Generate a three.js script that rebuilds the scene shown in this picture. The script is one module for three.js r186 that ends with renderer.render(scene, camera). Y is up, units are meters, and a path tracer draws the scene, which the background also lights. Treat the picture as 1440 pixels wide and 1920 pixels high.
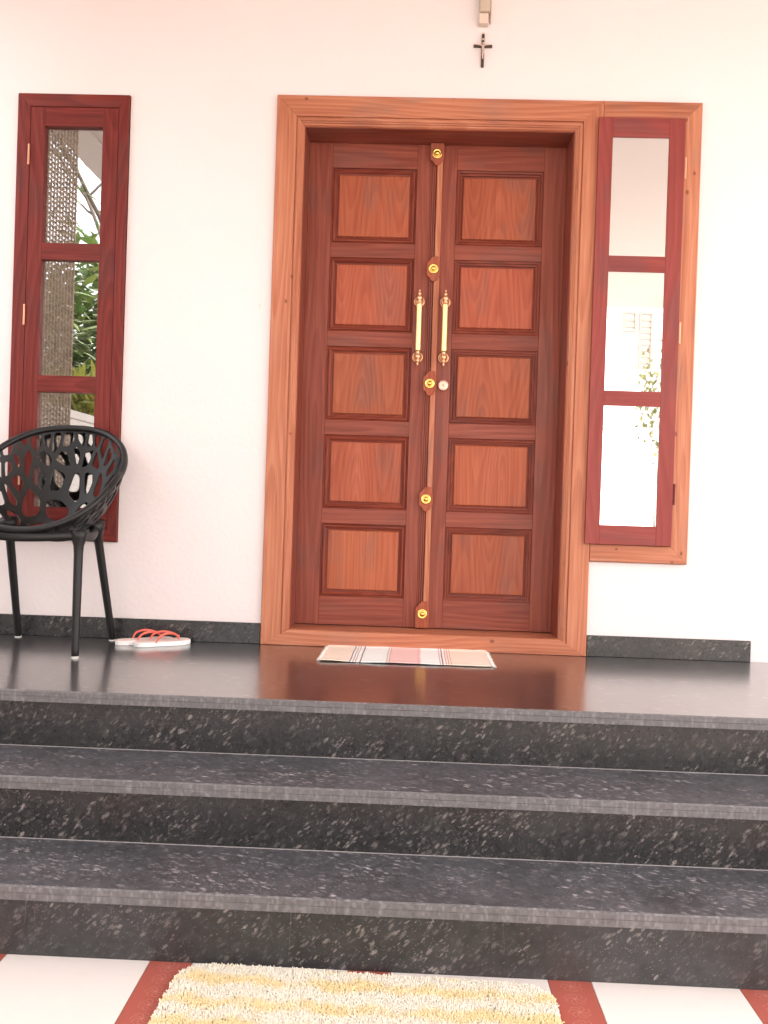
import * as THREE from 'three';
import { RoundedBoxGeometry } from 'three/addons/geometries/RoundedBoxGeometry.js';
import { mergeGeometries, mergeVertices, toCreasedNormals } from 'three/addons/utils/BufferGeometryUtils.js';

// ------------------------------------------------------------------ camera, sky, sun, exposure
const scene = new THREE.Scene();
const camera = new THREE.PerspectiveCamera(61.27, 768 / 1024, 0.05, 600);
camera.position.set(0, 0.5704, 3.4689);
camera.rotation.order = 'YXZ';
camera.rotation.set(-0.0068, 0.0278, 0.0326);
const renderer = new THREE.WebGLRenderer({ antialias: true });
renderer.setSize(768, 1024);
renderer.toneMapping = THREE.LinearToneMapping;
renderer.toneMappingExposure = 4.15;
renderer.shadowMap.enabled = true;
const SUN = new THREE.Vector3(0.66, 0.62, -0.36).normalize();
{
  const w = 512, h = 256, d = new Float32Array(w * h * 4);
  for (let j = 0; j < h; j++) for (let i = 0; i < w; i++) {
    const el = ((j + 0.5) / h - 0.5) * Math.PI, az = ((i + 0.5) / w - 0.5) * 2 * Math.PI;
    const v = new THREE.Vector3(Math.cos(el) * Math.cos(az), Math.sin(el), Math.cos(el) * Math.sin(az));
    const up = Math.max(0, v.y), hz = Math.pow(1 - up, 2.5), g = Math.exp(-(1 - v.dot(SUN)) * 4) * 1.1;
    const k = (j * w + i) * 4;
    d[k] = 0.92 + 0.10 * hz + g; d[k + 1] = 0.93 + 0.05 * hz + g * 0.95; d[k + 2] = 0.98 + g * 0.88; d[k + 3] = 1;
  }
  const t = new THREE.DataTexture(d, w, h, THREE.RGBAFormat, THREE.FloatType);
  t.mapping = THREE.EquirectangularReflectionMapping; t.magFilter = THREE.LinearFilter; t.needsUpdate = true;
  scene.background = t; scene.environment = t;
}
const sun = new THREE.DirectionalLight(0xfff3e6, 3.2);
sun.position.copy(SUN).multiplyScalar(40); sun.castShadow = true; sun.shadow.radius = 3;
Object.assign(sun.shadow.camera, { left: -16, right: 16, top: 16, bottom: -16, far: 90 }); sun.shadow.mapSize.set(2048, 2048);
scene.add(sun);

// ------------------------------------------------------------------ helpers
function rng(s) { return () => { s |= 0; s = s + 0x6D2B79F5 | 0; let t = Math.imul(s ^ s >>> 15, 1 | s); t = t + Math.imul(t ^ t >>> 7, 61 | t) ^ t; return ((t ^ t >>> 14) >>> 0) / 4294967296; }; }
const V3 = (x, y, z) => new THREE.Vector3(x, y, z);
const clamp = (x, a = 0, b = 1) => Math.min(b, Math.max(a, x));
const sstep = (a, b, x) => { const t = clamp((x - a) / (b - a)); return t * t * (3 - 2 * t); };
const lerp = (a, b, t) => a + (b - a) * t;
function hash(x, y, s) { let h = Math.imul(x, 374761393) + Math.imul(y, 668265263) + Math.imul(s, 1274126177); h = Math.imul(h ^ h >>> 13, 1274126177); return ((h ^ h >>> 16) >>> 0) / 4294967296; }
function vnoise(x, y, px, py, s) {                      // value noise with period px, py
  const xi = Math.floor(x), yi = Math.floor(y), fx = x - xi, fy = y - yi, m = (a, n) => ((a % n) + n) % n;
  const u = fx * fx * (3 - 2 * fx), v = fy * fy * (3 - 2 * fy);
  const a = hash(m(xi, px), m(yi, py), s), b = hash(m(xi + 1, px), m(yi, py), s), c = hash(m(xi, px), m(yi + 1, py), s), d = hash(m(xi + 1, px), m(yi + 1, py), s);
  return lerp(lerp(a, b, u), lerp(c, d, u), v);
}
function fbm(x, y, p, q, s, o = 4) { let a = 0, w = 0.5, n = 0; for (let i = 0; i < o; i++) { a += w * vnoise(x, y, p, q, s + i); n += w; x *= 2; y *= 2; p *= 2; q *= 2; w *= 0.5; } return a / n; }
const toS = v => { v = clamp(v); return Math.round(255 * (v <= 0.0031308 ? v * 12.92 : 1.055 * Math.pow(v, 1 / 2.4) - 0.055)); };
function tex(w, h, fn, color = true, wrap = THREE.RepeatWrapping) {
  const d = new Uint8Array(w * h * 4);
  for (let j = 0; j < h; j++) for (let i = 0; i < w; i++) {
    const c = fn(i / w, j / h, i, j), k = (j * w + i) * 4;
    if (color) { d[k] = toS(c[0]); d[k + 1] = toS(c[1]); d[k + 2] = toS(c[2]); } else d[k] = d[k + 1] = d[k + 2] = Math.round(255 * clamp(c));
    d[k + 3] = 255;
  }
  const t = new THREE.DataTexture(d, w, h); t.wrapS = t.wrapT = wrap; t.magFilter = THREE.LinearFilter; t.minFilter = THREE.LinearMipmapLinearFilter; t.generateMipmaps = true;
  if (color) t.colorSpace = THREE.SRGBColorSpace; t.needsUpdate = true; return t;
}
const lin = (r, g, b) => new THREE.Color().setRGB(r, g, b);
function std(o) { return new THREE.MeshStandardMaterial(o); }
function phys(o) { return new THREE.MeshPhysicalMaterial(o); }
const used = {};
function numbered(n) { const k = used[n] = (used[n] ?? -1) + 1; return k ? `${n}_${String(k).padStart(3, '0')}` : n; }
function mesh(name, geo, mat, parent = scene) {
  const m = new THREE.Mesh(geo, mat); m.castShadow = m.receiveShadow = true;
  m.name = parent === scene ? numbered(name) : partName(parent, name); parent.add(m); return m;
}
function partName(parent, n) { const c = parent.children.filter(x => x.name === n || x.name.startsWith(n + '_0')).length; return c ? `${n}_${String(c).padStart(3, '0')}` : n; }
function tag(o, label, category, group) { o.userData.label = label; o.userData.category = category; if (group) o.userData.group = group; return o; }
function thing(name, label, category, pos = [0, 0, 0], turn = 0, group) {
  const g = new THREE.Group(); g.name = numbered(name); g.position.set(...pos); g.rotation.y = turn; scene.add(g); return tag(g, label, category, group);
}
function struct(name, geo, mat) { const m = mesh(name, geo, mat); m.userData.kind = 'structure'; return m; }
function box(x0, x1, y0, y1, z0, z1, r = 0) {
  const g = r ? new RoundedBoxGeometry(x1 - x0, y1 - y0, z1 - z0, 2, r) : new THREE.BoxGeometry(x1 - x0, y1 - y0, z1 - z0);
  g.translate((x0 + x1) / 2, (y0 + y1) / 2, (z0 + z1) / 2); return g;
}
// uv in metres by dominant axis; grain 'y' or 'x' picks which direction runs along v
function metreUV(g, grain = 'y', du = 0, dv = 0, su = 1, sv = 1) {
  if (g.index) g = g.toNonIndexed();
  if (!g.attributes.normal) g.computeVertexNormals();
  const p = g.attributes.position, n = g.attributes.normal, uv = new Float32Array(p.count * 2);
  for (let i = 0; i < p.count; i += 3) {
    let nx = 0, ny = 0, nz = 0;
    for (let k = 0; k < 3; k++) { nx += Math.abs(n.getX(i + k)); ny += Math.abs(n.getY(i + k)); nz += Math.abs(n.getZ(i + k)); }
    for (let k = 0; k < 3; k++) {
      const x = p.getX(i + k), y = p.getY(i + k), z = p.getZ(i + k); let a, b;
      if (nz >= nx && nz >= ny) { a = x; b = y; } else if (nx >= ny) { a = z; b = y; } else { a = x; b = z; }
      if (grain === 'x') { const axis = nx > ny && nx > nz ? [b, a] : [b, a]; a = axis[0]; b = axis[1]; }
      if (grain === 'y' && ny > nx && ny > nz) { /* end grain or top: keep */ }
      uv[(i + k) * 2] = (a + du) * su; uv[(i + k) * 2 + 1] = (b + dv) * sv;
    }
  }
  g.setAttribute('uv', new THREE.BufferAttribute(uv, 2)); return g;
}
const R0 = rng(77);
const WU = 1 / 0.42, WV = 1 / 1.5;                      // wood texture covers 0.42 m across, 1.5 m along
function wood(g, grain = 'y', du, dv) { return metreUV(g, grain, du ?? R0() * 3, dv ?? R0() * 5, WU, WV); }
function finite(g) { for (const k of Object.keys(g.attributes)) if (!['position', 'normal', 'uv', 'color'].includes(k)) g.deleteAttribute(k); return g; }
function merge(list) { return mergeGeometries(list.map(g => { g = finite(g.index ? g.toNonIndexed() : g); if (!g.attributes.uv) g.setAttribute('uv', new THREE.BufferAttribute(new Float32Array(g.attributes.position.count * 2), 2)); return g; })); }
// tube with a radius at every point
function taper(pts, radii, seg = 12, flat = null) {
  const P = [], I = [], n = pts.length; let ref = V3(0.13, 0.2, 0.97).normalize();
  for (let i = 0; i < n; i++) {
    const t = pts[Math.min(n - 1, i + 1)].clone().sub(pts[Math.max(0, i - 1)]).normalize();
    const a = ref.clone().cross(t).normalize(), b = t.clone().cross(a).normalize(); ref = b.clone().cross(V3(0, 0, 0)).lengthSq() ? b : b; ref = a.clone().cross(t).multiplyScalar(-1).normalize();
    for (let k = 0; k < seg; k++) { const an = k / seg * 2 * Math.PI, q = pts[i].clone().addScaledVector(a, Math.cos(an) * radii[i]).addScaledVector(b, Math.sin(an) * radii[i] * (flat ? flat : 1)); P.push(q.x, q.y, q.z); }
  }
  for (let i = 0; i < n - 1; i++) for (let k = 0; k < seg; k++) { const a = i * seg + k, b = i * seg + (k + 1) % seg, c = a + seg, d = b + seg; I.push(a, b, c, b, d, c); }
  const c0 = P.length / 3; P.push(pts[0].x, pts[0].y, pts[0].z, pts[n - 1].x, pts[n - 1].y, pts[n - 1].z);
  for (let k = 0; k < seg; k++) { I.push(c0, (k + 1) % seg, k); const o = (n - 1) * seg; I.push(c0 + 1, o + k, o + (k + 1) % seg); }
  const g = new THREE.BufferGeometry(); g.setAttribute('position', new THREE.Float32BufferAttribute(P, 3)); g.setIndex(I); g.computeVertexNormals();
  return g;
}
// bar with a cross-section profile [u, z] (closed, counter-clockwise) whose ends are cut on the slant: start = s0 + u*ms, end = e0 - u*me
function mitredBar(profile, s0, ms, e0, me, place) {
  const P = [], push = (q) => { const w = place(...q); P.push(w.x, w.y, w.z); }, n = profile.length;
  const at = (i, e) => { const [u, z] = profile[i]; return [u, e ? e0 - u * me : s0 + u * ms, z]; };
  for (let i = 0; i < n; i++) { const j = (i + 1) % n, a = at(i, 0), b = at(j, 0), c = at(i, 1), d = at(j, 1); [a, b, c, b, d, c].forEach(push); }
  const tri = THREE.ShapeUtils.triangulateShape(profile.map(p => new THREE.Vector2(...p)), []);
  for (const [a, b, c] of tri) { [at(a, 0), at(c, 0), at(b, 0)].forEach(push);[at(a, 1), at(b, 1), at(c, 1)].forEach(push); }
  let g = new THREE.BufferGeometry(); g.setAttribute('position', new THREE.Float32BufferAttribute(P, 3));
  g.computeVertexNormals();
  // make faces point outwards
  g.computeBoundingBox(); const C = g.boundingBox.getCenter(V3(0, 0, 0)), p = g.attributes.position; let vol = 0;
  for (let i = 0; i < p.count; i += 3) { const a = V3().fromBufferAttribute(p, i).sub(C), b = V3().fromBufferAttribute(p, i + 1).sub(C), c = V3().fromBufferAttribute(p, i + 2).sub(C); vol += a.dot(b.cross(c)); }
  if (vol < 0) { for (let i = 0; i < p.count; i += 3) { const x = [p.getX(i + 1), p.getY(i + 1), p.getZ(i + 1)]; p.setXYZ(i + 1, p.getX(i + 2), p.getY(i + 2), p.getZ(i + 2)); p.setXYZ(i + 2, ...x); } g.computeVertexNormals(); }
  return g;
}
// closed mitred rectangular ring: profile of [inset, z] strips
function ring(x0, x1, y0, y1, profile) {
  const P = [], n = profile.length;
  const corner = (k, ins) => [[x0 + ins, y0 + ins], [x1 - ins, y0 + ins], [x1 - ins, y1 - ins], [x0 + ins, y1 - ins]][k % 4];
  for (let i = 0; i < n - 1; i++) for (let k = 0; k < 4; k++) {
    const [ia, za] = profile[i], [ib, zb] = profile[i + 1];
    const a = [...corner(k, ia), za], b = [...corner(k + 1, ia), za], c = [...corner(k, ib), zb], d = [...corner(k + 1, ib), zb];
    P.push(...a, ...b, ...c, ...b, ...d, ...c);
  }
  const g = new THREE.BufferGeometry(); g.setAttribute('position', new THREE.Float32BufferAttribute(P, 3)); g.computeVertexNormals(); return g;
}
function ringUV(g, x0, x1, y0, y1) {                    // grain follows each side
  const p = g.attributes.position, uv = new Float32Array(p.count * 2), o = R0() * 3;
  for (let i = 0; i < p.count; i += 6) {
    const horiz = Math.abs(p.getX(i + 1) - p.getX(i)) > Math.abs(p.getY(i + 1) - p.getY(i));
    for (let k = 0; k < 6; k++) { const x = p.getX(i + k), y = p.getY(i + k); uv[(i + k) * 2] = (horiz ? y : x) * WU + o; uv[(i + k) * 2 + 1] = (horiz ? x : y) * WV + o; }
  }
  g.setAttribute('uv', new THREE.BufferAttribute(uv, 2)); return g;
}

// ------------------------------------------------------------------ materials
function woodTex(seed, dark, mid, light, { knots = 0, rings = 34, contrast = 1, arch = 1, stain = 0.35 } = {}) {
  const r = rng(seed), kn = []; for (let i = 0; i < knots; i++) kn.push([r(), r(), 0.004 + r() * 0.006]);
  return tex(512, 1024, (u, v) => {
    const vv = v, wob = fbm(u * 3, vv * 4, 3, 4, seed, 3) - 0.5, wob2 = vnoise(u * 2, vv * 2, 2, 2, seed + 9) - 0.5;
    const x = Math.sin(u * Math.PI * 2) / Math.PI * 0.5 + wob2 * 0.05, y = Math.sin(vv * Math.PI * 2) * 0.22 * arch;
    const rad = Math.sqrt(x * x * 1.6 + (0.10 + y * 0.45) ** 2) + wob * 0.035;
    let ringv = rad * rings; ringv -= Math.floor(ringv); ringv = sstep(0, 0.75, ringv) * (1 - sstep(0.86, 1, ringv));
    const fine = vnoise(u * 170, vv * 14, 170, 14, seed + 3), fine2 = vnoise(u * 60, vv * 6, 60, 6, seed + 5), band = fbm(u * 6, vv * 2, 6, 2, seed + 7, 3);
    let t = 0.5 + contrast * ((0.55 - ringv) * 0.32 + (fine - 0.5) * 0.34 + (fine2 - 0.5) * 0.3 + (band - 0.5) * 0.75);
    let k = 0;
    for (const [a, b, s] of kn) { let dx = Math.abs(u - a), dy = Math.abs(vv - b); dx = Math.min(dx, 1 - dx) * 0.42; dy = Math.min(dy, 1 - dy) * 1.5; const d = Math.hypot(dx, dy * 0.7); k = Math.max(k, 1 - sstep(s * 0.4, s, d)); }
    t = clamp(t); const c = [0, 1, 2].map(i => t < 0.5 ? lerp(dark[i], mid[i], t * 2) : lerp(mid[i], light[i], t * 2 - 1));
    const st = stain * sstep(0.52, 0.78, fbm(u * 5, vv * 7, 5, 7, seed + 40, 4)), grey = (c[0] + c[1] + c[2]) * 0.12;
    return c.map((q, i) => lerp(lerp(q, grey + q * 0.35, st), dark[i] * 0.45, k * 0.75));
  });
}
const woodBump = tex(512, 1024, (u, v) => 0.5 * vnoise(u * 150, v * 12, 150, 12, 31) + 0.5 * vnoise(u * 40, v * 5, 40, 5, 32), false);
const woodRough = tex(256, 512, (u, v) => 0.34 + 0.22 * fbm(u * 8, v * 8, 8, 8, 71) + 0.14 * vnoise(u * 90, v * 10, 90, 10, 72), false);
const woodMat = (map, coat = 0.25, k = 1) => phys({ map, bumpMap: woodBump, bumpScale: 0.0004, roughnessMap: woodRough, roughness: 1 * k, specularIntensity: 0.42, clearcoat: coat * 0.25, clearcoatRoughness: 0.25 });
const M = {};
M.frame = woodMat(woodTex(11, [0.30, 0.088, 0.043], [0.44, 0.156, 0.085], [0.54, 0.230, 0.132], { knots: 9, rings: 26, arch: 0.3, contrast: 0.9 }));
M.frame2 = woodMat(woodTex(12, [0.28, 0.080, 0.040], [0.42, 0.144, 0.078], [0.52, 0.215, 0.122], { knots: 8, rings: 30, arch: 0.5, contrast: 0.9 }));
M.stile = woodMat(woodTex(21, [0.16, 0.034, 0.020], [0.235, 0.056, 0.034], [0.30, 0.082, 0.051], { rings: 26, contrast: 0.9, arch: 0.35 }));
M.mould = woodMat(woodTex(22, [0.125, 0.018, 0.009], [0.185, 0.033, 0.017], [0.24, 0.050, 0.026], { rings: 26 }));
M.panels = [31, 32, 33].map(s => woodMat(woodTex(s, [0.25, 0.048, 0.021], [0.34, 0.082, 0.038], [0.41, 0.115, 0.056], { rings: 34, contrast: 0.85, arch: 0.8 })));
M.panelOf = i => { const m = M.panels[[0, 1, 2, 1, 0, 2, 0, 1, 2, 0][i]].clone(), k = [0.97, 1.03, 0.92, 1.0, 1.06, 0.94, 1.04, 0.98, 1.05, 0.9][i]; m.color = lin(k, k * [1, 0.95, 1.04, 0.98, 1.05, 1, 0.94, 1.03, 1.02, 1][i], k); return m; };
M.sash = woodMat(woodTex(41, [0.10, 0.011, 0.008], [0.150, 0.0185, 0.0135], [0.20, 0.031, 0.022], { rings: 20, contrast: 1.1 }), 0.35);
M.sash2 = woodMat(woodTex(42, [0.19, 0.030, 0.025], [0.24, 0.042, 0.035], [0.29, 0.058, 0.048], { rings: 20, contrast: 0.8 }), 0.35);
const plasterBump = tex(512, 512, (u, v) => 0.6 * fbm(u * 8, v * 8, 8, 8, 5, 5) + 0.4 * vnoise(u * 128, v * 128, 128, 128, 6), false);
const plasterMap = tex(256, 256, (u, v) => { const n = 0.97 + 0.05 * fbm(u * 4, v * 4, 4, 4, 15, 4); return [0.75 * n, 0.660 * n, 0.650 * n]; });
M.wall = std({ map: plasterMap, roughness: 0.85, bumpMap: plasterBump, bumpScale: 0.0013 });
M.ceil = std({ color: lin(0.66, 0.60, 0.57), roughness: 0.9, bumpMap: plasterBump, bumpScale: 0.0006 });
M.white = std({ color: lin(0.78, 0.76, 0.73), roughness: 0.85 });
M.dark = std({ color: lin(0.05, 0.045, 0.04), roughness: 0.9 });
M.room = std({ color: lin(0.16, 0.14, 0.13), roughness: 0.9 });

// granite: black ground with leaning pale flecks; 0.8 m tile
function graniteTex(seed, { lean = 0.75, count = 5200, base = 0.02, size = 2048, metres = 1.7, scratches = 0, fleck = 0.125 } = {}) {
  const N = size, f = new Float32Array(N * N), r = rng(seed), px = N / metres;
  const stamp = (cx, cy, a, b, an, val, ragged) => {
    const R = Math.ceil(a + 2), ca = Math.cos(an), sa = Math.sin(an);
    for (let j = -R; j <= R; j++) for (let i = -R; i <= R; i++) {
      const x = (i * ca + j * sa) / a, y = (-i * sa + j * ca) / b; let d = x * x + y * y; if (d > 1.6) continue;
      const xx = ((Math.floor(cx) + i) % N + N) % N, yy = ((Math.floor(cy) + j) % N + N) % N;
      d += (hash(xx >> 1, yy >> 1, seed) * 0.6 + hash(xx, yy, seed + 1) * 0.4 - 0.5) * ragged; if (d > 1) continue;
      const k = yy * N + xx, w = val * (1 - sstep(0.55, 1, d)); if (w > f[k]) f[k] = w;
    }
  };
  for (let i = 0; i < count; i++) {
    const big = Math.pow(r(), 7), L = (0.0016 + 0.0095 * big) * px, W = (0.0008 + 0.0034 * big * (0.5 + r())) * px, cl = fbm(r() * 4, r() * 4, 4, 4, seed + 50);
    stamp(r() * N, r() * N, L, W, lean + (r() - 0.5) * 0.5, (0.16 + 0.84 * Math.pow(r(), 1.7)) * (0.55 + 0.9 * cl), 1.9);
  }
  if (scratches) for (let s = 0; s < scratches; s++) {
    let x = r() * N, y = r() * N, an = r() * 6.28, cv = (r() - 0.5) * 0.05; const n = 40 + r() * 130, val = 0.5 + r() * 0.8;
    if (r() < 0.35) { an = 1.57 + (r() - 0.5) * 0.2; cv = 0; }
    for (let k = 0; k < n; k++) { const i = ((x | 0) % N + N) % N, j = ((y | 0) % N + N) % N; if (r() < 0.85) f[j * N + i] = Math.max(f[j * N + i], val); x += Math.cos(an); y += Math.sin(an); an += cv; }
  }
  return tex(N, N, (u, v, i, j) => {
    const a = f[j * N + i] * (0.5 + 0.85 * sstep(0.3, 0.7, fbm(u * 17, v * 17, 17, 17, seed + 77, 2))), n = fbm(u * 80, v * 80, 80, 80, seed + 3, 3), big = fbm(u * 11, v * 11, 11, 11, seed + 8, 3), h = hash(i >> 3, j >> 3, 4);
    const b = base * (0.35 + 0.8 * n + 0.75 * big), t = a * fleck, br = sstep(0.5, 0.75, fbm(u * 6, v * 6, 6, 6, seed + 99, 3)) * 0.008;
    return [b * 1.02 + br + t * (1.0 + 0.12 * h), b * 0.97 + br * 0.6 + t * (0.9), b * 0.99 + br * 0.5 + t * (0.88 - 0.1 * h)];
  });
}
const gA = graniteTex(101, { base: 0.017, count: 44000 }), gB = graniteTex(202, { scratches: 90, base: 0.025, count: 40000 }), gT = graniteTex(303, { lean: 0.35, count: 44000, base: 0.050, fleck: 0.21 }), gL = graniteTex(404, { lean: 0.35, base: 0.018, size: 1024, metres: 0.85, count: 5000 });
const granRough = tex(512, 512, (u, v) => 0.55 + 0.3 * fbm(u * 20, v * 20, 20, 20, 41, 3) + 0.25 * vnoise(u * 200, v * 200, 200, 200, 43), false);
const granBump = tex(512, 512, (u, v) => 0.6 * vnoise(u * 180, v * 60, 180, 60, 44) + 0.4 * fbm(u * 30, v * 30, 30, 30, 45, 3), false);
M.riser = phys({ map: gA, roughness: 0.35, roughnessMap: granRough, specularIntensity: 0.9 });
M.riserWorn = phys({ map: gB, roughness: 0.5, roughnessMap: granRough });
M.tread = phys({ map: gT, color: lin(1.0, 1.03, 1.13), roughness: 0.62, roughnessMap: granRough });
M.landing = phys({ map: gL, roughness: 0.28, ior: 2.2, clearcoat: 1, clearcoatRoughness: 0.17, bumpMap: granBump, bumpScale: 0.000008 });
const honeTex = tex(512, 64, (u, v) => { const n = 0.068 + 0.05 * fbm(u * 60, v * 6, 60, 6, 61, 3) + 0.04 * vnoise(u * 200, v * 8, 200, 8, 62) + 0.05 * sstep(0.62, 0.9, vnoise(u * 190, v * 5, 190, 5, 64)); return [n * 1.03, n * 0.95, n * 0.97]; });
M.hone = std({ map: honeTex, roughness: 0.55 });
M.brass = phys({ color: lin(0.80, 0.52, 0.16), metalness: 1, roughness: 0.26 });
M.brassPale = phys({ color: lin(0.90, 0.72, 0.32), metalness: 0.75, roughness: 0.38 });
M.brassOld = phys({ color: lin(0.66, 0.38, 0.22), metalness: 1, roughness: 0.32 });
M.nickel = phys({ color: lin(0.72, 0.48, 0.38), metalness: 0.9, roughness: 0.5 });
M.hinge = phys({ color: lin(0.62, 0.30, 0.18), metalness: 0.6, roughness: 0.4 });
M.plastic = phys({ color: lin(0.010, 0.009, 0.009), roughness: 0.42, specularIntensity: 0.7 });
M.foot = std({ color: lin(0.55, 0.53, 0.5), roughness: 0.6 });
// reflective film glazing: 42 % mirror, the rest passes
M.glass = phys({ color: lin(0.96, 0.96, 0.97), metalness: 1, roughness: 0.012, transparent: true, opacity: 0.42, side: THREE.DoubleSide });
M.glassBright = phys({ color: lin(0.97, 0.96, 0.96), metalness: 1, roughness: 0.012, transparent: true, opacity: 0.86, side: THREE.DoubleSide });

// ------------------------------------------------------------------ dimensions
const GY = -0.4982, RZ = 0.16607, ZL = 0.9763, TR = 0.2631, NT = 0.0341, OV = 0.010;
const FX0 = -0.5757, FX1 = 0.7245, FX2 = 1.1086, FYS = 0.378, FTOP = 2.2;
const OX0 = -0.464, OX1 = 0.614, OY0 = 0.063, OY1 = 2.085;      // clear opening of the door
const WL = -1.627, WR = -1.1725, WT = 2.190, WB = 0.390;        // left window
const CEIL = 2.70, ROOF_L = -2.145, ROOF_R = 2.85, ROOF_F = 5.65;

// ------------------------------------------------------------------ setting
{
  const g = new THREE.PlaneGeometry(500, 500, 1, 1).rotateX(-Math.PI / 2).translate(0, GY - 0.012, 0);
  const uv = g.attributes.uv; for (let i = 0; i < uv.count; i++) uv.setXY(i, uv.getX(i) * 250, uv.getY(i) * 250);
  const t = tex(512, 512, (u, v) => { const n = fbm(u * 8, v * 8, 8, 8, 91, 5), m = vnoise(u * 128, v * 128, 128, 128, 92); const k = 0.7 + 0.4 * n + 0.15 * m; return [0.34 * k, 0.30 * k, 0.25 * k]; });
  struct('ground', g, std({ map: t, roughness: 0.95 }));
}
// house wall with its openings
{
  const s = new THREE.Shape([[-7, -0.6], [6.5, -0.6], [6.5, 6.2], [-7, 6.2]].map(p => new THREE.Vector2(...p)));
  const e = 0.002;
  s.holes.push(new THREE.Path([[FX0 - e, 0.0], [FX1 + e, 0.0], [FX1 + e, FYS - e], [FX2 + e, FYS - e], [FX2 + e, FTOP + e], [FX0 - e, FTOP + e]].map(p => new THREE.Vector2(...p))));
  s.holes.push(new THREE.Path([[WL - e, WB - e], [WR + e, WB - e], [WR + e, WT + e], [WL - e, WT + e]].map(p => new THREE.Vector2(...p))));
  const g = metreUV(new THREE.ExtrudeGeometry(s, { depth: 0.23, bevelEnabled: false }).translate(0, 0, -0.23), 'y', 0, 0, 0.7, 0.7);
  const w = mesh('house_wall', g, M.wall); w.userData.kind = 'structure'; w.userData.label = 'smooth cream white front wall of the house around the door';
  struct('room_floor', box(-3, 3, -0.1, -0.004, -4, -0.23), M.room);
  struct('room_wall', merge([box(-3.1, 3.1, -0.1, 3, -4.1, -4), box(-3.1, -3, -0.1, 3, -4, -0.231), box(3, 3.1, -0.1, 3, -4, -0.231)]), M.room);
  struct('room_ceiling', box(-3.1, 3.1, 2.9, 3.0, -3.99, -0.232), M.room);
}
// porch roof
{
  struct('porch_ceiling', merge([box(ROOF_L + 0.215, ROOF_R, CEIL + 0.012, CEIL + 0.16, 0.001, ROOF_F), box(ROOF_L, ROOF_L + 0.2149, CEIL, CEIL + 0.16, 0.001, ROOF_F)]), M.ceil);
  for (const [x, where] of [[ROOF_L + 0.15, 'white square porch pillar near the left boundary wall'], [ROOF_R - 0.15, 'white square porch pillar on the open right side']]) {
    const p = thing('porch_pillar', where, 'pillar', [x, GY, ROOF_F - 0.2]);
    mesh('shaft', new RoundedBoxGeometry(0.26, CEIL - GY - 0.001, 0.26, 2, 0.008).translate(0, (CEIL - GY) / 2, 0), M.white, p);
    mesh('plinth', new RoundedBoxGeometry(0.32, 0.16, 0.32, 2, 0.008).translate(0, 0.08, 0), M.riser, p);
  }
}
// landing and steps
const SX0 = -2.3, SX1 = 3.6;
{
  const uvg = (g, o) => metreUV(g, 'y', o, o * 0.7, 1 / 1.7, 1 / 1.7);
  const nose = (y, zb, zf, o) => {                       // slab with a small chamfer on its front edge: [top, front]
    const c = 0.0035, s = [[zb, y - NT], [zf, y - NT], [zf, y - c], [zf - c, y], [zb, y]];
    const P = [], x0 = SX0, x1 = SX1, tri = [];
    return s;
  };
  const slab = (name, y, zb, zf, mat, parent, o) => {
    const top = uvg(box(SX0, SX1, y - NT, y, zb, zf - 0.004), o);
    const t = mesh(name, top, mat, parent);
    const c = 0.0035, pr = [[zf - 0.004, y - NT + 0.0002], [zf, y - NT + 0.0002], [zf, y - NT * 0.52], [zf - 0.0012, y - NT * 0.5], [zf, y - NT * 0.48], [zf, y - c], [zf - 0.004, y - 0.0002]];
    const sh = new THREE.Shape(pr.map(([z, yy]) => new THREE.Vector2(-z, yy)));
    let g = new THREE.ExtrudeGeometry(sh, { depth: SX1 - SX0, bevelEnabled: false }).rotateY(Math.PI / 2).translate(SX0, 0, 0);
    g = metreUV(g, 'y', o, 0, 1, 14);
    mesh('nosing', g, M.hone, t); return t;
  };
  const land = slab('landing_floor', 0, 0.0, ZL, M.landing, scene, 0.3); land.userData.kind = 'structure';
  const st = new THREE.Group(); st.name = 'entrance_steps'; st.userData.kind = 'structure'; scene.add(st);
  for (let k = 1; k <= 3; k++) {
    const zr = ZL + (k - 1) * TR - OV;
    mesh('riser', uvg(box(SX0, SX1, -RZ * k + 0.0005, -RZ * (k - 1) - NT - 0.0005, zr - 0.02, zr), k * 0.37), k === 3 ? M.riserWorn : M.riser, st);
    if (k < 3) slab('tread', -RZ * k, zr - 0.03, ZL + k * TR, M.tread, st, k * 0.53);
  }
  for (let k = 1; k < 3; k++) mesh('grout_line', box(SX0, SX1, -RZ * k + 0.0002, -RZ * k + 0.0018, ZL + (k - 1) * TR - OV, ZL + (k - 1) * TR - OV + 0.0022), std({ color: lin(0.30, 0.28, 0.275), roughness: 0.9 }), st);
  mesh('step_core', box(SX0 + 0.002, SX1 - 0.002, GY, -NT - 0.002, 0.0, ZL - OV - 0.021), M.dark, st);
  for (const [a, b] of [[-2.31, FX0 - 0.003], [FX1 + 0.003, 1.373]]) {
    const s = struct('skirting', uvg(new RoundedBoxGeometry(b - a, 0.0835, 0.0125, 2, 0.0025).translate((a + b) / 2, 0.04175, 0.0063), a), M.riser);
  }
}
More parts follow.
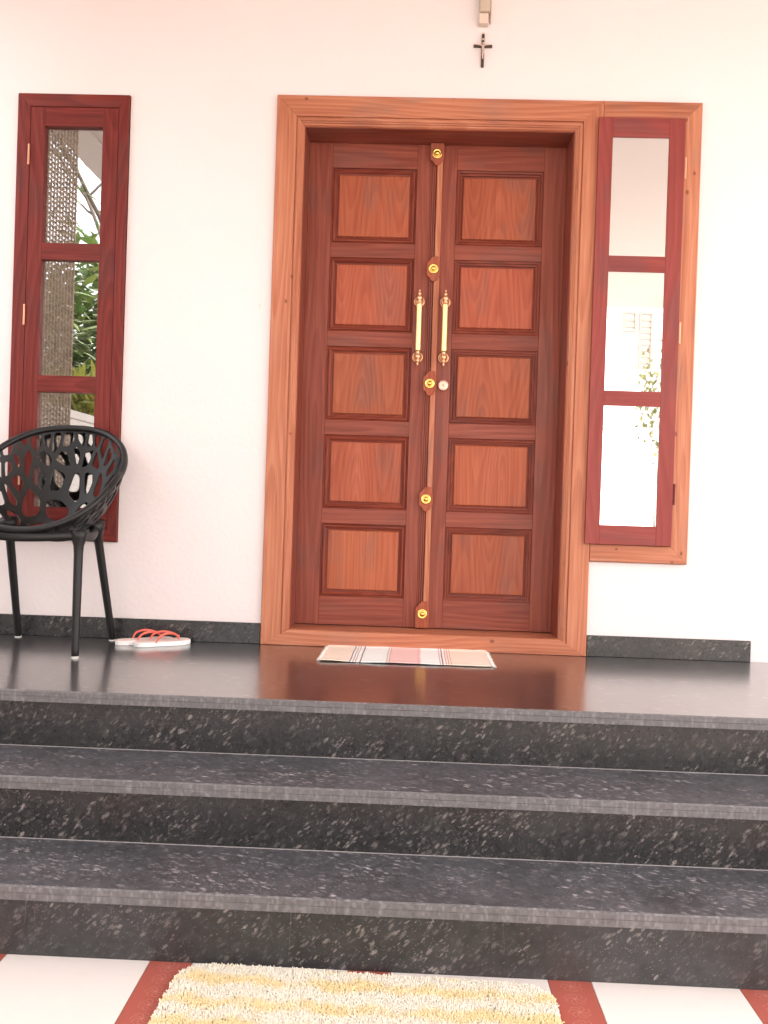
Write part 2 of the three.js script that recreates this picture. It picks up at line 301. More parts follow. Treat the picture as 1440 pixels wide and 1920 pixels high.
// porch floor: cream tiles with red patterned borders
{
  const fl = new THREE.Group(); fl.name = 'porch_floor'; fl.userData.kind = 'structure'; scene.add(fl);
  mesh('mortar_bed', box(-2.4, 5.2, GY - 0.011, GY - 0.0025, 1.4, 8.5), std({ color: lin(0.35, 0.3, 0.27), roughness: 0.9 }), fl);
  const cream = [0, 1, 2].map(i => phys({ map: tex(128, 128, (u, v) => { const n = 0.96 + 0.06 * fbm(u * 5, v * 5, 5, 5, 130 + i, 4); return [0.76 * n, 0.685 * n, 0.645 * n]; }), roughness: 0.3 }));
  const cv = document.createElement('canvas'); cv.width = cv.height = 256; const c = cv.getContext('2d');
  c.fillStyle = '#a5564a'; c.fillRect(0, 0, 256, 256); const r = rng(9);
  for (let i = 0; i < 900; i++) { c.fillStyle = `rgba(${150 + r() * 40},${70 + r() * 25},${60 + r() * 20},0.25)`; c.fillRect(r() * 256, r() * 256, 6, 6); }
  c.strokeStyle = 'rgba(214,160,148,0.55)'; c.lineWidth = 3.2;
  for (const [x, y] of [[128, 66], [128, 194]]) for (let k = 0; k < 7; k++) { const a = k / 7 * 6.283 + (y > 100 ? 0.4 : 0); c.beginPath(); c.moveTo(x, y); c.bezierCurveTo(x + 50 * Math.cos(a), y + 50 * Math.sin(a), x + 70 * Math.cos(a + 0.7), y + 60 * Math.sin(a + 0.7), x + 62 * Math.cos(a + 1.2), y + 52 * Math.sin(a + 1.2)); c.stroke(); }
  const rt = new THREE.CanvasTexture(cv); rt.colorSpace = THREE.SRGBColorSpace; rt.wrapS = rt.wrapT = THREE.RepeatWrapping;
  const red = phys({ map: rt, roughness: 0.32 });
  const T = 0.335, B = 0.099, G = 0.0012;
  const xs = [-0.562 - 0.435 * 4, -0.562 - 0.435 * 3, -0.562 - 0.87, -0.562 - 0.435, -0.562, -0.104, 0.353, 0.787, 1.222, 1.657, 2.092, 2.527];
  const tile = (name, x0, x1, z0, z1, m) => {
    const g = new RoundedBoxGeometry(x1 - x0 - G, 0.0095, z1 - z0 - G, 1, 0.0008).translate((x0 + x1) / 2, GY - 0.00475, (z0 + z1) / 2);
    const uv = g.attributes.uv, p = g.attributes.position; for (let i = 0; i < uv.count; i++) uv.setXY(i, (p.getX(i) - x0) / (name === 'border_tile' ? 0.099 : 0.335), (p.getZ(i) - z0) / (name === 'border_tile' ? 0.099 : 0.335));
    mesh(name, g, m, fl);
  };
  let n = 0;
  for (let j = 0; j < 3; j++) {
    const z0 = ZL + 2 * TR - OV - 0.005 + 0.0035 + j * (T + B);
    for (let i = 0; i < xs.length; i++) {
      tile('border_tile', xs[i], xs[i] + B, z0, z0 + T, red);
      tile('border_tile', xs[i], xs[i] + B, z0 + T, z0 + T + B, red);
      if (i < xs.length - 1) { tile('cream_tile', xs[i] + B, xs[i + 1], z0, z0 + T, cream[n++ % 3]); tile('border_tile', xs[i] + B, xs[i + 1], z0 + T, z0 + T + B, red); }
    }
  }
  struct('driveway', box(-2.4, 9, GY - 0.0095, GY - 0.0012, 2.83, 9.5), std({ color: lin(0.36, 0.335, 0.31), roughness: 0.8, bumpMap: plasterBump, bumpScale: 0.002 }));
}

// ------------------------------------------------------------------ door frame with side light opening
{
  const D = thing('door_frame', 'orange brown wooden frame around the double door and its narrow side light', 'door frame', [0, 0, 0]);
  const zf = 0.02, zb = -0.185;
  const prof = (w, mould) => mould
    ? [[0, zb], [w, zb], [w, -0.004], [w - 0.004, 0.002], [w - 0.010, 0.004], [w - 0.0105, 0.009], [w - 0.016, 0.010], [w - 0.0165, 0.0145], [w - 0.022, 0.016], [w - 0.027, 0.016], [w - 0.028, 0.0125], [w - 0.031, 0.0125], [w - 0.032, zf], [0.003, zf], [0, zf - 0.003]]
    : [[0, zb], [w, zb], [w, zf - 0.002], [w - 0.002, zf], [0.003, zf], [0, zf - 0.003]];
  const wj = OX0 - FX0, wm = FX1 - OX1, hh = FTOP - OY1, hs = OY0, wr = FX2 - 1.041, hr = FTOP - 2.131, hb = 0.447 - FYS;
  const e = 0.0004;
  for (const [a, b] of [[OX0 + 0.0003, OX0 + 0.0028], [OX1 - 0.0028, OX1 - 0.0003]]) mesh('jamb_lining', wood(box(a, b, OY0 + 0.002, OY1 - 0.003, -0.149, -0.008), 'y'), M.stile, D);
  mesh('head_lining', wood(box(OX0 + 0.003, OX1 - 0.003, OY1 - 0.0028, OY1 - 0.0003, -0.149, -0.008), 'x'), M.stile, D);
  mesh('jamb', wood(mitredBar(prof(wj, 1), 0 + e, hs / wj, FTOP - e, hh / wj, (u, s, z) => V3(FX0 + u, s, z)), 'y'), M.frame, D);
  mesh('mullion', wood(mitredBar(prof(wm, 1), 0 + e, hs / wm, FTOP - e, hh / wm, (u, s, z) => V3(FX1 - u, s, z)), 'y'), M.frame, D);
  mesh('head', wood(mitredBar(prof(hh, 1), FX0 + e, wj / hh, FX1 - e, wm / hh, (u, s, z) => V3(s, FTOP - u, z)), 'x'), M.frame2, D);
  mesh('sill', wood(mitredBar([[0, zb], [hs, zb], [hs, zf - 0.006], [hs - 0.003, zf - 0.001], [hs - 0.012, zf], [0.002, zf], [0, zf - 0.002]], FX0 + e, wj / hs, FX1 - e, wm / hs, (u, s, z) => V3(s, u + 0.0006, z)), 'x'), M.frame2, D);
  mesh('side_head', wood(mitredBar(prof(hr), FX1 - 0.0001, 0, FX2 - e, wr / hr, (u, s, z) => V3(s, FTOP - u, z)), 'x'), M.frame2, D);
  mesh('side_jamb', wood(mitredBar(prof(wr), FYS + e, hb / wr, FTOP - e, hr / wr, (u, s, z) => V3(FX2 - u, s, z)), 'y'), M.frame, D);
  mesh('side_sill', wood(mitredBar(prof(hb), FX1 + 0.0015, 0, FX2 - e, wr / hb, (u, s, z) => V3(s, FYS + u, z)), 'x'), M.frame2, D);
}
// ------------------------------------------------------------------ double door
{
  const D = thing('double_door', 'reddish brown carved wooden double door with ten raised panels and brass handles', 'door', [0, 0, 0]);
  const ZF = -0.15, ZB = -0.19, MX = 0.073;
  const rows = [[1.980, 1.667], [1.607, 1.298], [1.235, 0.925], [0.864, 0.556], [0.492, 0.186]];
  const leafs = [[OX0 + 0.003, -0.362, -0.008, MX - 0.001], [MX + 0.001, 0.158, 0.519, OX1 - 0.003]];
  let pi = 0;
  leafs.forEach(([x0, px0, px1, x1], li) => {
    const leaf = new THREE.Group(); leaf.name = partName(D, 'door_leaf'); leaf.position.set(0, 0, 0); D.add(leaf);
    const y0 = OY0 + 0.004, y1 = OY1 - 0.003;
    mesh('stile', wood(box(x0, px0 - 0.0006, y0, y1, ZB, ZF, 0.001), 'y'), M.stile, leaf);
    mesh('stile', wood(box(px1 + 0.0006, x1, y0, y1, ZB, ZF, 0.001), 'y'), M.stile, leaf);
    const ry = [[y1, rows[0][0]], ...[0, 1, 2, 3].map(i => [rows[i][1], rows[i + 1][0]]), [rows[4][1], y0]];
    for (const [a, b] of ry) mesh('rail', wood(box(px0, px1, b, a, ZB, ZF - 0.0005, 0.0008), 'x'), M.stile, leaf);
    for (const [a, b] of rows) {
      const pr = li === 0
        ? [[0, ZF - 0.0006], [0.0015, ZF - 0.007], [0.007, ZF - 0.0095], [0.0085, ZF - 0.004], [0.013, ZF - 0.003], [0.0185, ZF - 0.007], [0.0195, ZF - 0.013], [0.026, ZF - 0.0145], [0.0275, ZF - 0.0145]]
        : [[0, ZF - 0.0006], [0.001, ZF - 0.005], [0.005, ZF - 0.006], [0.0058, ZF - 0.0025], [0.0105, ZF - 0.003], [0.0115, ZF - 0.009], [0.0155, ZF - 0.0095], [0.0165, ZF - 0.0055], [0.0205, ZF - 0.006], [0.0215, ZF - 0.0135], [0.0275, ZF - 0.0145]];
      const m = mesh('panel_moulding', ringUV(ring(px0, px1, b, a, pr), px0, px1, b, a), M.mould, leaf);
      const fx0 = px0 + 0.0275, fx1 = px1 - 0.0275, fy0 = b + 0.0275, fy1 = a - 0.0275;
      const f = ring(fx0, fx1, fy0, fy1, [[0, ZF - 0.016], [0.0008, ZF - 0.009], [0.0035, ZF - 0.0055], [0.006, ZF - 0.005]]);
      const c = new THREE.PlaneGeometry(fx1 - fx0 - 0.012, fy1 - fy0 - 0.012).translate((fx0 + fx1) / 2, (fy0 + fy1) / 2, ZF - 0.005);
      const cu = (fx0 + fx1) / 2;
      mesh('panel', wood(merge([f, c]), 'y', -cu + [0.10, 0.13, 0.02, 0.24, 0.21, 0.11, 0.3, 0.05, 0.16, 0.0][pi], R0() * 4), M.panelOf(pi), leaf); pi++;
    }
    mesh('backing', box(px0 - 0.01, px1 + 0.01, y0 + 0.01, y1 - 0.01, ZB + 0.002, ZF - 0.02), M.mould, leaf);
  });
  // meeting strip with scalloped blocks and brass studs
  const strip = new THREE.Group(); strip.name = 'meeting_strip'; D.add(strip);
  const yb = OY0 + 0.006, yt = OY1 - 0.006;
  const reeds = []; for (const [a, b, z] of [[0.0485, 0.055, 0.006], [0.0565, 0.063, 0.0085], [0.0645, 0.0725, 0.0085]]) reeds.push(wood(box(a, b, yb, yt, ZF + 0.0003, ZF + z, 0.0025), 'y'));
  mesh('reeding', merge(reeds), M.stile, strip).userData.kind = 'stuff';
  mesh('batten', wood(box(0.0745, 0.098, yb, yt, ZF + 0.0004, ZF + 0.019, 0.004), 'y'), M.frame2, strip);
  const studs = [2.040, 1.560, 1.085, 0.605, 0.128];
  const blockMat = woodMat(woodTex(52, [0.24, 0.046, 0.022], [0.31, 0.072, 0.035], [0.38, 0.10, 0.05], { rings: 26 }));
  studs.forEach((y, i) => {
    const hw = 0.0265, half = []; const ends = [i === 0 ? 0 : 1, i === 4 ? 0 : 1];
    const up = i === 0 ? 0.039 : 0.05, dn = i === 4 ? 0.058 : 0.05, s = new THREE.Shape();
    s.moveTo(-hw, 0);
    if (ends[0]) { s.lineTo(-hw, up * 0.42); s.quadraticCurveTo(-hw * 0.95, up * 0.62, -hw * 0.62, up * 0.62); s.quadraticCurveTo(-hw * 0.55, up * 0.85, -hw * 0.3, up * 0.85); s.lineTo(-hw * 0.2, up); s.lineTo(hw * 0.75, up); s.lineTo(hw * 0.75, up * 0.72); s.quadraticCurveTo(hw * 0.98, up * 0.62, hw, up * 0.42); } else { s.lineTo(-hw, up); s.lineTo(hw, up); }
    s.lineTo(hw, 0);
    if (ends[1]) { s.lineTo(hw, -dn * 0.42); s.quadraticCurveTo(hw * 0.95, -dn * 0.62, hw * 0.72, -dn * 0.66); s.quadraticCurveTo(hw * 0.6, -dn * 0.88, hw * 0.3, -dn * 0.9); s.lineTo(hw * 0.1, -dn); s.lineTo(-hw * 0.1, -dn); s.quadraticCurveTo(-hw * 0.5, -dn * 0.88, -hw * 0.6, -dn * 0.66); s.quadraticCurveTo(-hw * 0.95, -dn * 0.62, -hw, -dn * 0.42); } else { s.lineTo(hw, -dn); s.lineTo(-hw, -dn); }
    s.lineTo(-hw, 0);
    const g = new THREE.ExtrudeGeometry(s, { depth: 0.022, bevelEnabled: true, bevelSize: 0.0015, bevelThickness: 0.0015, bevelSegments: 1, curveSegments: 6 }).translate(0.0725, y, ZF + 0.002);
    mesh('block', wood(g, 'y'), blockMat, strip);
    const L = new THREE.LatheGeometry([[0.0005, 0], [0.0195, 0], [0.0205, 0.002], [0.0195, 0.0045], [0.0155, 0.0052], [0.0140, 0.0028], [0.0105, 0.0026], [0.0100, 0.006], [0.0085, 0.0105], [0.0045, 0.0135], [0.0001, 0.014]].map(p => new THREE.Vector2(...p)), 28).rotateX(Math.PI / 2).translate(0.0722, y + (i === 0 ? -0.004 : 0), ZF + 0.0256);
    mesh('stud', L, M.brass, strip);
  });
  // pull handles
  for (const hx of [0.0185, 0.1258]) {
    const h = new THREE.Group(); h.name = partName(D, 'door_handle'); h.position.set(hx, 1.312, ZF); D.add(h);
    const zc = 0.048;
    mesh('grip', new THREE.LatheGeometry([[0.0001, -0.098], [0.0105, -0.098], [0.0118, -0.094], [0.0112, -0.05], [0.0110, 0.05], [0.0114, 0.094], [0.0102, 0.098], [0.0001, 0.098]].map(p => new THREE.Vector2(...p)), 20).translate(0, 0, zc), M.brassPale, h);
    for (const s of [1, -1]) {
      const f = new THREE.LatheGeometry([[0.0001, 0.097], [0.0085, 0.098], [0.0095, 0.102], [0.0065, 0.106], [0.010, 0.112], [0.0125, 0.120], [0.011, 0.128], [0.0065, 0.133], [0.0085, 0.136], [0.0085, 0.141], [0.005, 0.145], [0.0045, 0.150], [0.0055, 0.153], [0.0025, 0.159], [0.0001, 0.160]].map(p => new THREE.Vector2(...p)), 18);
      if (s < 0) f.rotateX(Math.PI);
      mesh('finial', f.translate(0, 0, zc), M.brassOld, h);
      const rose = new THREE.LatheGeometry([[0.0001, 0.004], [0.006, 0.004], [0.008, 0.004], [0.0095, 0.001], [0.0145, 0.001], [0.0165, 0.0055], [0.0205, 0.006], [0.0232, 0.003], [0.0235, 0]].map(p => new THREE.Vector2(...p)), 28).rotateX(Math.PI / 2).translate(0, s * 0.116, 0.0004);
      mesh('rose', rose, M.brassOld, h);
      mesh('post', new THREE.CylinderGeometry(0.0065, 0.008, zc, 14).rotateX(Math.PI / 2).translate(0, s * 0.116, zc / 2 + 0.002), M.brassOld, h);
    }
  }
  const lk = mesh('lock_cylinder', new THREE.LatheGeometry([[0.0001, 0.013], [0.015, 0.013], [0.0205, 0.0115], [0.0228, 0.008], [0.0232, 0]].map(p => new THREE.Vector2(...p)), 30).rotateX(Math.PI / 2).translate(0.1285, 1.081, ZF + 0.0003), M.nickel, D);
  mesh('keyhole', new RoundedBoxGeometry(0.003, 0.012, 0.002, 2, 0.0008).translate(0.1285, 1.081, ZF + 0.0138), M.dark, lk);
}
// ------------------------------------------------------------------ windows
function sash(parent, x0, x1, y0, y1, gx0, gx1, panes, z0, z1, m, glass) {
  mesh('stile', wood(box(x0, gx0, y0, y1, z0, z1, 0.0015), 'y'), m, parent);
  mesh('stile', wood(box(gx1, x1, y0, y1, z0, z1, 0.0015), 'y'), m, parent);
  const ys = [[y1, panes[0][0]], [panes[0][1], panes[1][0]], [panes[1][1], panes[2][0]], [panes[2][1], y0]];
  for (const [a, b] of ys) mesh('rail', wood(box(gx0, gx1, b, a, z0 + 0.0005, z1 - 0.0005, 0.001), 'x'), m, parent);
  for (const [a, b] of panes) {
    const p = mesh('pane', box(gx0 - 0.004, gx1 + 0.004, b - 0.004, a + 0.004, (z0 + z1) / 2 - 0.002, (z0 + z1) / 2 + 0.002), glass, parent);
  }
}
{
  const W = thing('tall_window', 'tall narrow dark red window with three panes behind the black chair', 'window');
  const zf = 0.012, zb = -0.12, w = 0.052, pr = [[0, zb], [w, zb], [w, zf - 0.002], [w - 0.002, zf], [0.002, zf], [0, zf - 0.002]], e = 0.0003;
  mesh('frame_side', wood(mitredBar(pr, WB + e, 1, WT - e, 1, (u, s, z) => V3(WL + u, s, z)), 'y'), M.sash, W);
  mesh('frame_side', wood(mitredBar(pr.map(([u, z]) => [u * 0.8, z]), WB + e, 1.25, WT - e, 1.25, (u, s, z) => V3(WR - u, s, z)), 'y'), M.sash, W);
  mesh('frame_head', wood(mitredBar(pr, WL + e, 1, WR - e, 0.8, (u, s, z) => V3(s, WT - u, z)), 'x'), M.sash, W);
  mesh('frame_sill', wood(mitredBar(pr, WL + e, 1, WR - e, 0.8, (u, s, z) => V3(s, WB + u, z)), 'x'), M.sash, W);
  sash(W, -1.5735, -1.2155, 0.4435, 2.1365, -1.5145, -1.2795, [[2.060, 1.590], [1.523, 1.055], [0.988, 0.523]], -0.03, 0.0095, M.sash, M.glass);
  for (const y of [1.943, 1.297, 0.65]) mesh('hinge', new THREE.CylinderGeometry(0.0042, 0.0042, 0.082, 10).translate(-1.5765, y, 0.0135), M.hinge, W);
  const S = thing('side_light', 'narrow red wooden side light with three mirror bright panes right of the door', 'window');
  sash(S, 0.701, 1.0395, 0.4485, 2.1295, 0.7575, 0.9780, [[2.052, 1.586], [1.5235, 1.055], [0.9955, 0.5245]], 0.0212, 0.0365, M.sash2, M.glassBright);
  for (const [y, m] of [[1.934, M.hinge], [1.288, M.hinge], [0.653, M.sash]]) mesh('hinge', new THREE.CylinderGeometry(0.0045, 0.0045, 0.083, 10).translate(1.0435, y, 0.036), m, S);
}
// woven cane blind hanging at the left side of the porch, mirrored in the tall window
{
  const B = thing('woven_blind', 'beige woven cane blind hanging at the left side of the porch', 'blind', [0, 0, 0]);
  const x0 = -2.36, x1 = -1.865, z = 1.2, y1 = CEIL - 0.03, y0 = 0.35, cane = std({ color: 0xffffff, roughness: 0.85 });
  mesh('head_rail', new RoundedBoxGeometry(x1 - x0, 0.03, 0.035, 2, 0.004).translate((x0 + x1) / 2, y1 + 0.014, z), std({ color: lin(0.4, 0.3, 0.22), roughness: 0.7 }), B);
  const knot = new THREE.SphereGeometry(0.0093, 8, 6).scale(0.78, 1, 0.6).rotateZ(0.55), cord = new THREE.CylinderGeometry(0.002, 0.002, y1 - y0, 5), r = rng(88), P = [], K = [];
  for (let x = x0 + 0.006, c = 0; x < x1; x += 0.0172, c++) { K.push(x + 0.0086); for (let y = y1, k = 0; y > y0; y -= 0.0132, k++) P.push([x + (r() - 0.5) * 0.0016 + (k % 2 ? 0.0022 : -0.0022), y + (c % 2) * 0.0066, z + (r() - 0.5) * 0.003]); }
  const im = new THREE.InstancedMesh(knot, cane, P.length), ic = new THREE.InstancedMesh(cord, std({ color: lin(0.72, 0.62, 0.50), roughness: 0.8 }), K.length), m = new THREE.Matrix4(), c = new THREE.Color();
  P.forEach((p, i) => { im.setMatrixAt(i, m.makeTranslation(...p)); const k = 0.75 + 0.5 * r(); c.setRGB(0.46 * k, 0.39 * k, 0.30 * k); im.setColorAt(i, c); });
  K.forEach((x, i) => ic.setMatrixAt(i, m.makeTranslation(x, (y0 + y1) / 2, z - 0.006)));
  im.name = 'weave'; ic.name = 'warp_cords'; for (const o of [im, ic]) { o.userData.kind = 'stuff'; o.castShadow = o.receiveShadow = true; B.add(o); }
}

// ------------------------------------------------------------------ crucifix and wall fitting
{
  const C = thing('crucifix', 'small dark crucifix with a pale figure on the wall above the door', 'crucifix', [0.237, 2.396, 0]);
  const bar = (x0, x1, y0, y1) => wood(box(x0, x1, y0, y1, 0.0015, 0.0095, 0.0012), 'y');
  mesh('upright', bar(-0.0055, 0.0055, -0.066, 0.064), std({ color: lin(0.055, 0.028, 0.016), roughness: 0.4 }), C);
  mesh('crossbar', merge([bar(-0.037, -0.0056, 0.012, 0.0225), bar(0.0056, 0.037, 0.012, 0.0225)]), std({ color: lin(0.055, 0.028, 0.016), roughness: 0.4 }), C).userData.kind = 'stuff';
  const fig = [taper([V3(0, 0.004, 0.013), V3(0, 0.012, 0.0145), V3(0, 0.018, 0.0135)], [0.004, 0.0055, 0.004], 8), taper([V3(0, 0.005, 0.0135), V3(0.001, -0.008, 0.014), V3(-0.001, -0.022, 0.0155), V3(0, -0.036, 0.0125)], [0.0042, 0.0042, 0.0034, 0.0018], 8),
  taper([V3(-0.026, 0.021, 0.0115), V3(-0.013, 0.019, 0.0135), V3(-0.002, 0.016, 0.0135)], [0.0014, 0.0021, 0.003], 7), taper([V3(0.026, 0.021, 0.0115), V3(0.013, 0.019, 0.0135), V3(0.002, 0.016, 0.0135)], [0.0014, 0.0021, 0.003], 7), new THREE.SphereGeometry(0.0044, 10, 8).translate(0.0012, 0.0245, 0.0155)];
  mesh('figure', merge(fig), std({ color: lin(0.62, 0.42, 0.36), roughness: 0.45, metalness: 0.1 }), C);
  mesh('title_plate', box(-0.0045, 0.0045, 0.040, 0.0465, 0.0096, 0.0112), std({ color: lin(0.6, 0.45, 0.35), roughness: 0.5 }), C);
  mesh('hanging_ring', new THREE.TorusGeometry(0.003, 0.0008, 6, 14).translate(0, 0.068, 0.006), M.brassOld, C);
  const N = thing('wall_nail', 'tiny grey nail head left in the bare wall left of the door frame', 'nail', [-0.624, 1.361, 0]); mesh('nail_head', new THREE.CylinderGeometry(0.0032, 0.0032, 0.004, 10).rotateX(Math.PI / 2).translate(0, 0, 0.0021), M.foot, N);
  const F = thing('wall_fitting', 'beige boxed wall fitting high on the wall above the crucifix', 'wall fitting', [0.237, 2.49, 0]);
  const tan = std({ color: lin(0.52, 0.40, 0.32), roughness: 0.5 }), tan2 = std({ color: lin(0.66, 0.52, 0.44), roughness: 0.45 });
  mesh('lower_box', new RoundedBoxGeometry(0.037, 0.042, 0.03, 2, 0.003).translate(-0.0015, 0.0215, 0.0155), tan2, F);
  mesh('upper_box', new RoundedBoxGeometry(0.042, 0.125, 0.042, 2, 0.004).translate(0.002, 0.106, 0.0215), tan, F);
  mesh('side_strip', new RoundedBoxGeometry(0.005, 0.155, 0.016, 2, 0.0015).translate(0.028, 0.09, 0.0085), tan2, F);
}

// ------------------------------------------------------------------ chair
{
  const C = thing('plastic_chair', 'black plastic armchair with branch-like cut-out bucket seat beside the tall window', 'chair', [-1.352, 0, 0.262], 0);
  const yc = 0.425;
  const rim = f => { const s = (1 - Math.cos(f)) / 2, sn = Math.sin(f), cs = Math.cos(f); return V3(0.272 * Math.sign(sn) * Math.pow(Math.abs(sn), 0.86), 0.447 + 0.395 * Math.pow(s, 0.92), cs > 0 ? 0.232 * Math.pow(cs, 0.72) : -0.225 * Math.pow(-cs, 0.9)); };
  const map = (u, v) => {
    const r = Math.min(1, Math.hypot(u, v)), f = Math.atan2(u, v), q = rim(f), H = 1 - Math.pow(1 - r, 1.75), W = Math.pow(sstep(0.12, 1.12, r) / sstep(0.12, 1.12, 1), 1.15);
    return V3(q.x * H, yc + (q.y - yc) * W, q.z * H + 0.0);
  };
  // cut-outs: Voronoi cells of jittered rings, shrunk by half a strut and rounded
  const r = rng(2024), sites = [];
  for (const [rr, n, j] of [[0.0, 1, 0], [0.25, 6, 0.04], [0.47, 13, 0.06], [0.65, 22, 0.06], [0.79, 32, 0.055], [0.91, 42, 0.045]]) { const o = r() * 6; for (let k = 0; k < n; k++) { const a = o + (k + (r() - 0.5) * 0.95) / n * 2 * Math.PI, q = rr + (r() - 0.5) * 2 * j; sites.push([q * Math.cos(a), q * Math.sin(a)]); } }
  const clip = (poly, nx, ny, d) => { const out = []; for (let i = 0; i < poly.length; i++) { const a = poly[i], b = poly[(i + 1) % poly.length], da = a[0] * nx + a[1] * ny - d, db = b[0] * nx + b[1] * ny - d; if (da <= 0) out.push(a); if ((da < 0 && db > 0) || (da > 0 && db < 0)) { const t = da / (da - db); out.push([a[0] + (b[0] - a[0]) * t, a[1] + (b[1] - a[1]) * t]); } } return out; };
  const shape = new THREE.Shape(); const NB = 96; for (let i = 0; i < NB; i++) { const a = i / NB * 2 * Math.PI; i ? shape.lineTo(Math.cos(a), Math.sin(a)) : shape.moveTo(1, 0); }
  const area = p => { let s = 0; for (let i = 0; i < p.length; i++) { const a = p[i], b = p[(i + 1) % p.length]; s += a[0] * b[1] - a[1] * b[0]; } return Math.abs(s) / 2; };
  sites.forEach((s, i) => {
    const rs = Math.hypot(...s), f = Math.atan2(s[0], s[1]); if (rs < 0.1) return;
    let poly = [[-1, -1], [1, -1], [1, 1], [-1, 1]]; const half = 0.0130 + 0.034 * (1 - rs) + (r() < 0.25 ? 0.008 : 0);
    for (let k = 0; k < sites.length; k++) if (k !== i) { const q = sites[k], dx = q[0] - s[0], dy = q[1] - s[1], L = Math.hypot(dx, dy); if (L < 1e-6) continue; poly = clip(poly, dx / L, dy / L, ((q[0] ** 2 + q[1] ** 2) - (s[0] ** 2 + s[1] ** 2)) / 2 / L - half); }
    for (let k = 0; k < 40; k++) { const a = k / 40 * 6.2832; poly = clip(poly, Math.cos(a), Math.sin(a), 0.955); }
    if (poly.length < 3 || area(poly) < 0.0016) return;
    for (let c = 0; c < 1; c++) { const q = []; for (let k = 0; k < poly.length; k++) { const a = poly[k], b = poly[(k + 1) % poly.length]; q.push(...[0, 0.5, 1].map(t => { const s0 = 0.18, A = lerp(s0, 1 - s0, t); return [lerp(a[0], b[0], A), lerp(a[1], b[1], A)]; })); } poly = q; }
    poly = poly.filter((p, k) => { const q = poly[(k + 1) % poly.length]; return Math.hypot(p[0] - q[0], p[1] - q[1]) > 0.004; });
    if (poly.length > 3) shape.holes.push(new THREE.Path(poly.map(p => new THREE.Vector2(...p))));
  });
  const sg = new THREE.ShapeGeometry(shape), pos = sg.attributes.position, pts = []; for (let i = 0; i < pos.count; i++) pts.push([pos.getX(i), pos.getY(i)]);
  let tris = []; for (let i = 0; i < sg.index.count; i += 3) tris.push([sg.index.getX(i), sg.index.getX(i + 1), sg.index.getX(i + 2)]);
  for (let it = 0; it < 7; it++) {                       // split long edges, the same way on both sides
    const mid = new Map(), L2 = 0.055 ** 2; let any = false;
    const get = (a, b) => { const p = pts[a], q = pts[b]; if ((p[0] - q[0]) ** 2 + (p[1] - q[1]) ** 2 < L2) return -1; const k = a < b ? a * 1e6 + b : b * 1e6 + a; if (!mid.has(k)) { mid.set(k, pts.length); pts.push([(p[0] + q[0]) / 2, (p[1] + q[1]) / 2]); } return mid.get(k); };
    const out = [];
    for (const [a, b, c] of tris) {
      const m = [get(a, b), get(b, c), get(c, a)], v = [a, b, c], n = m.filter(x => x >= 0).length; if (n) any = true;
      if (n === 0) out.push(v);
      else if (n === 3) out.push([a, m[0], m[2]], [m[0], b, m[1]], [m[2], m[1], c], [m[0], m[1], m[2]]);
      else if (n === 1) { const k = m.findIndex(x => x >= 0), A = v[k], B = v[(k + 1) % 3], Cc = v[(k + 2) % 3]; out.push([A, m[k], Cc], [m[k], B, Cc]); }
      else { const k = m.findIndex(x => x < 0), A = v[k], B = v[(k + 1) % 3], Cc = v[(k + 2) % 3], mb = m[(k + 1) % 3], mc = m[(k + 2) % 3]; out.push([mc, mb, Cc], [A, B, mb], [A, mb, mc]); }
    }
    tris = out; if (!any) break;
  }
  const TH = 0.0075, top = pts.map(p => map(...p)), nrm = pts.map(([u, v]) => { const e = 0.004, k = Math.hypot(u, v) > 0.985 ? 0.985 / Math.hypot(u, v) : 1; u *= k; v *= k; return map(u + e, v).sub(map(u - e, v)).cross(map(u, v + e).sub(map(u, v - e))).normalize(); });
  if (nrm[0].y < 0 && nrm.reduce((s, n) => s + n.y, 0) < 0) nrm.forEach(n => n.negate());
  const bot = top.map((p, i) => p.clone().addScaledVector(nrm[i], -TH));
  const sheet = (P, N, flip) => { const g = new THREE.BufferGeometry(), a = [], b = []; for (let i = 0; i < P.length; i++) { a.push(P[i].x, P[i].y, P[i].z); const s = flip ? -1 : 1; b.push(N[i].x * s, N[i].y * s, N[i].z * s); } g.setAttribute('position', new THREE.Float32BufferAttribute(a, 3)); g.setAttribute('normal', new THREE.Float32BufferAttribute(b, 3)); g.setIndex(tris.flatMap(([x, y, z]) => { const n = P[y].clone().sub(P[x]).cross(P[z].clone().sub(P[x])); return (n.dot(N[x]) > 0) !== flip ? [x, y, z] : [x, z, y]; })); return g; };
  const ec = new Map(); for (const [a, b, c] of tris) for (const [p, q] of [[a, b], [b, c], [c, a]]) { const k = p < q ? p * 1e6 + q : q * 1e6 + p; ec.set(k, ec.has(k) ? null : [p, q]); }
  const sp = []; for (const e of ec.values()) if (e) { const [a, b] = e; for (const q of [top[a], bot[a], top[b], top[b], bot[a], bot[b]]) sp.push(q.x, q.y, q.z); }
  const side = new THREE.BufferGeometry(); side.setAttribute('position', new THREE.Float32BufferAttribute(sp, 3)); side.computeVertexNormals();
  mesh('bucket_seat', merge([sheet(top, nrm, false), sheet(bot, nrm, true), side]), M.plastic, C);
  const rp = []; for (let i = 0; i <= 120; i++) { const q = rim(i / 120 * 2 * Math.PI); rp.push(q); }
  const rimCurve = new THREE.CatmullRomCurve3(rp.slice(0, 120), true);
  mesh('rim', new THREE.TubeGeometry(rimCurve, 160, 0.0125, 10, true), M.plastic, C);
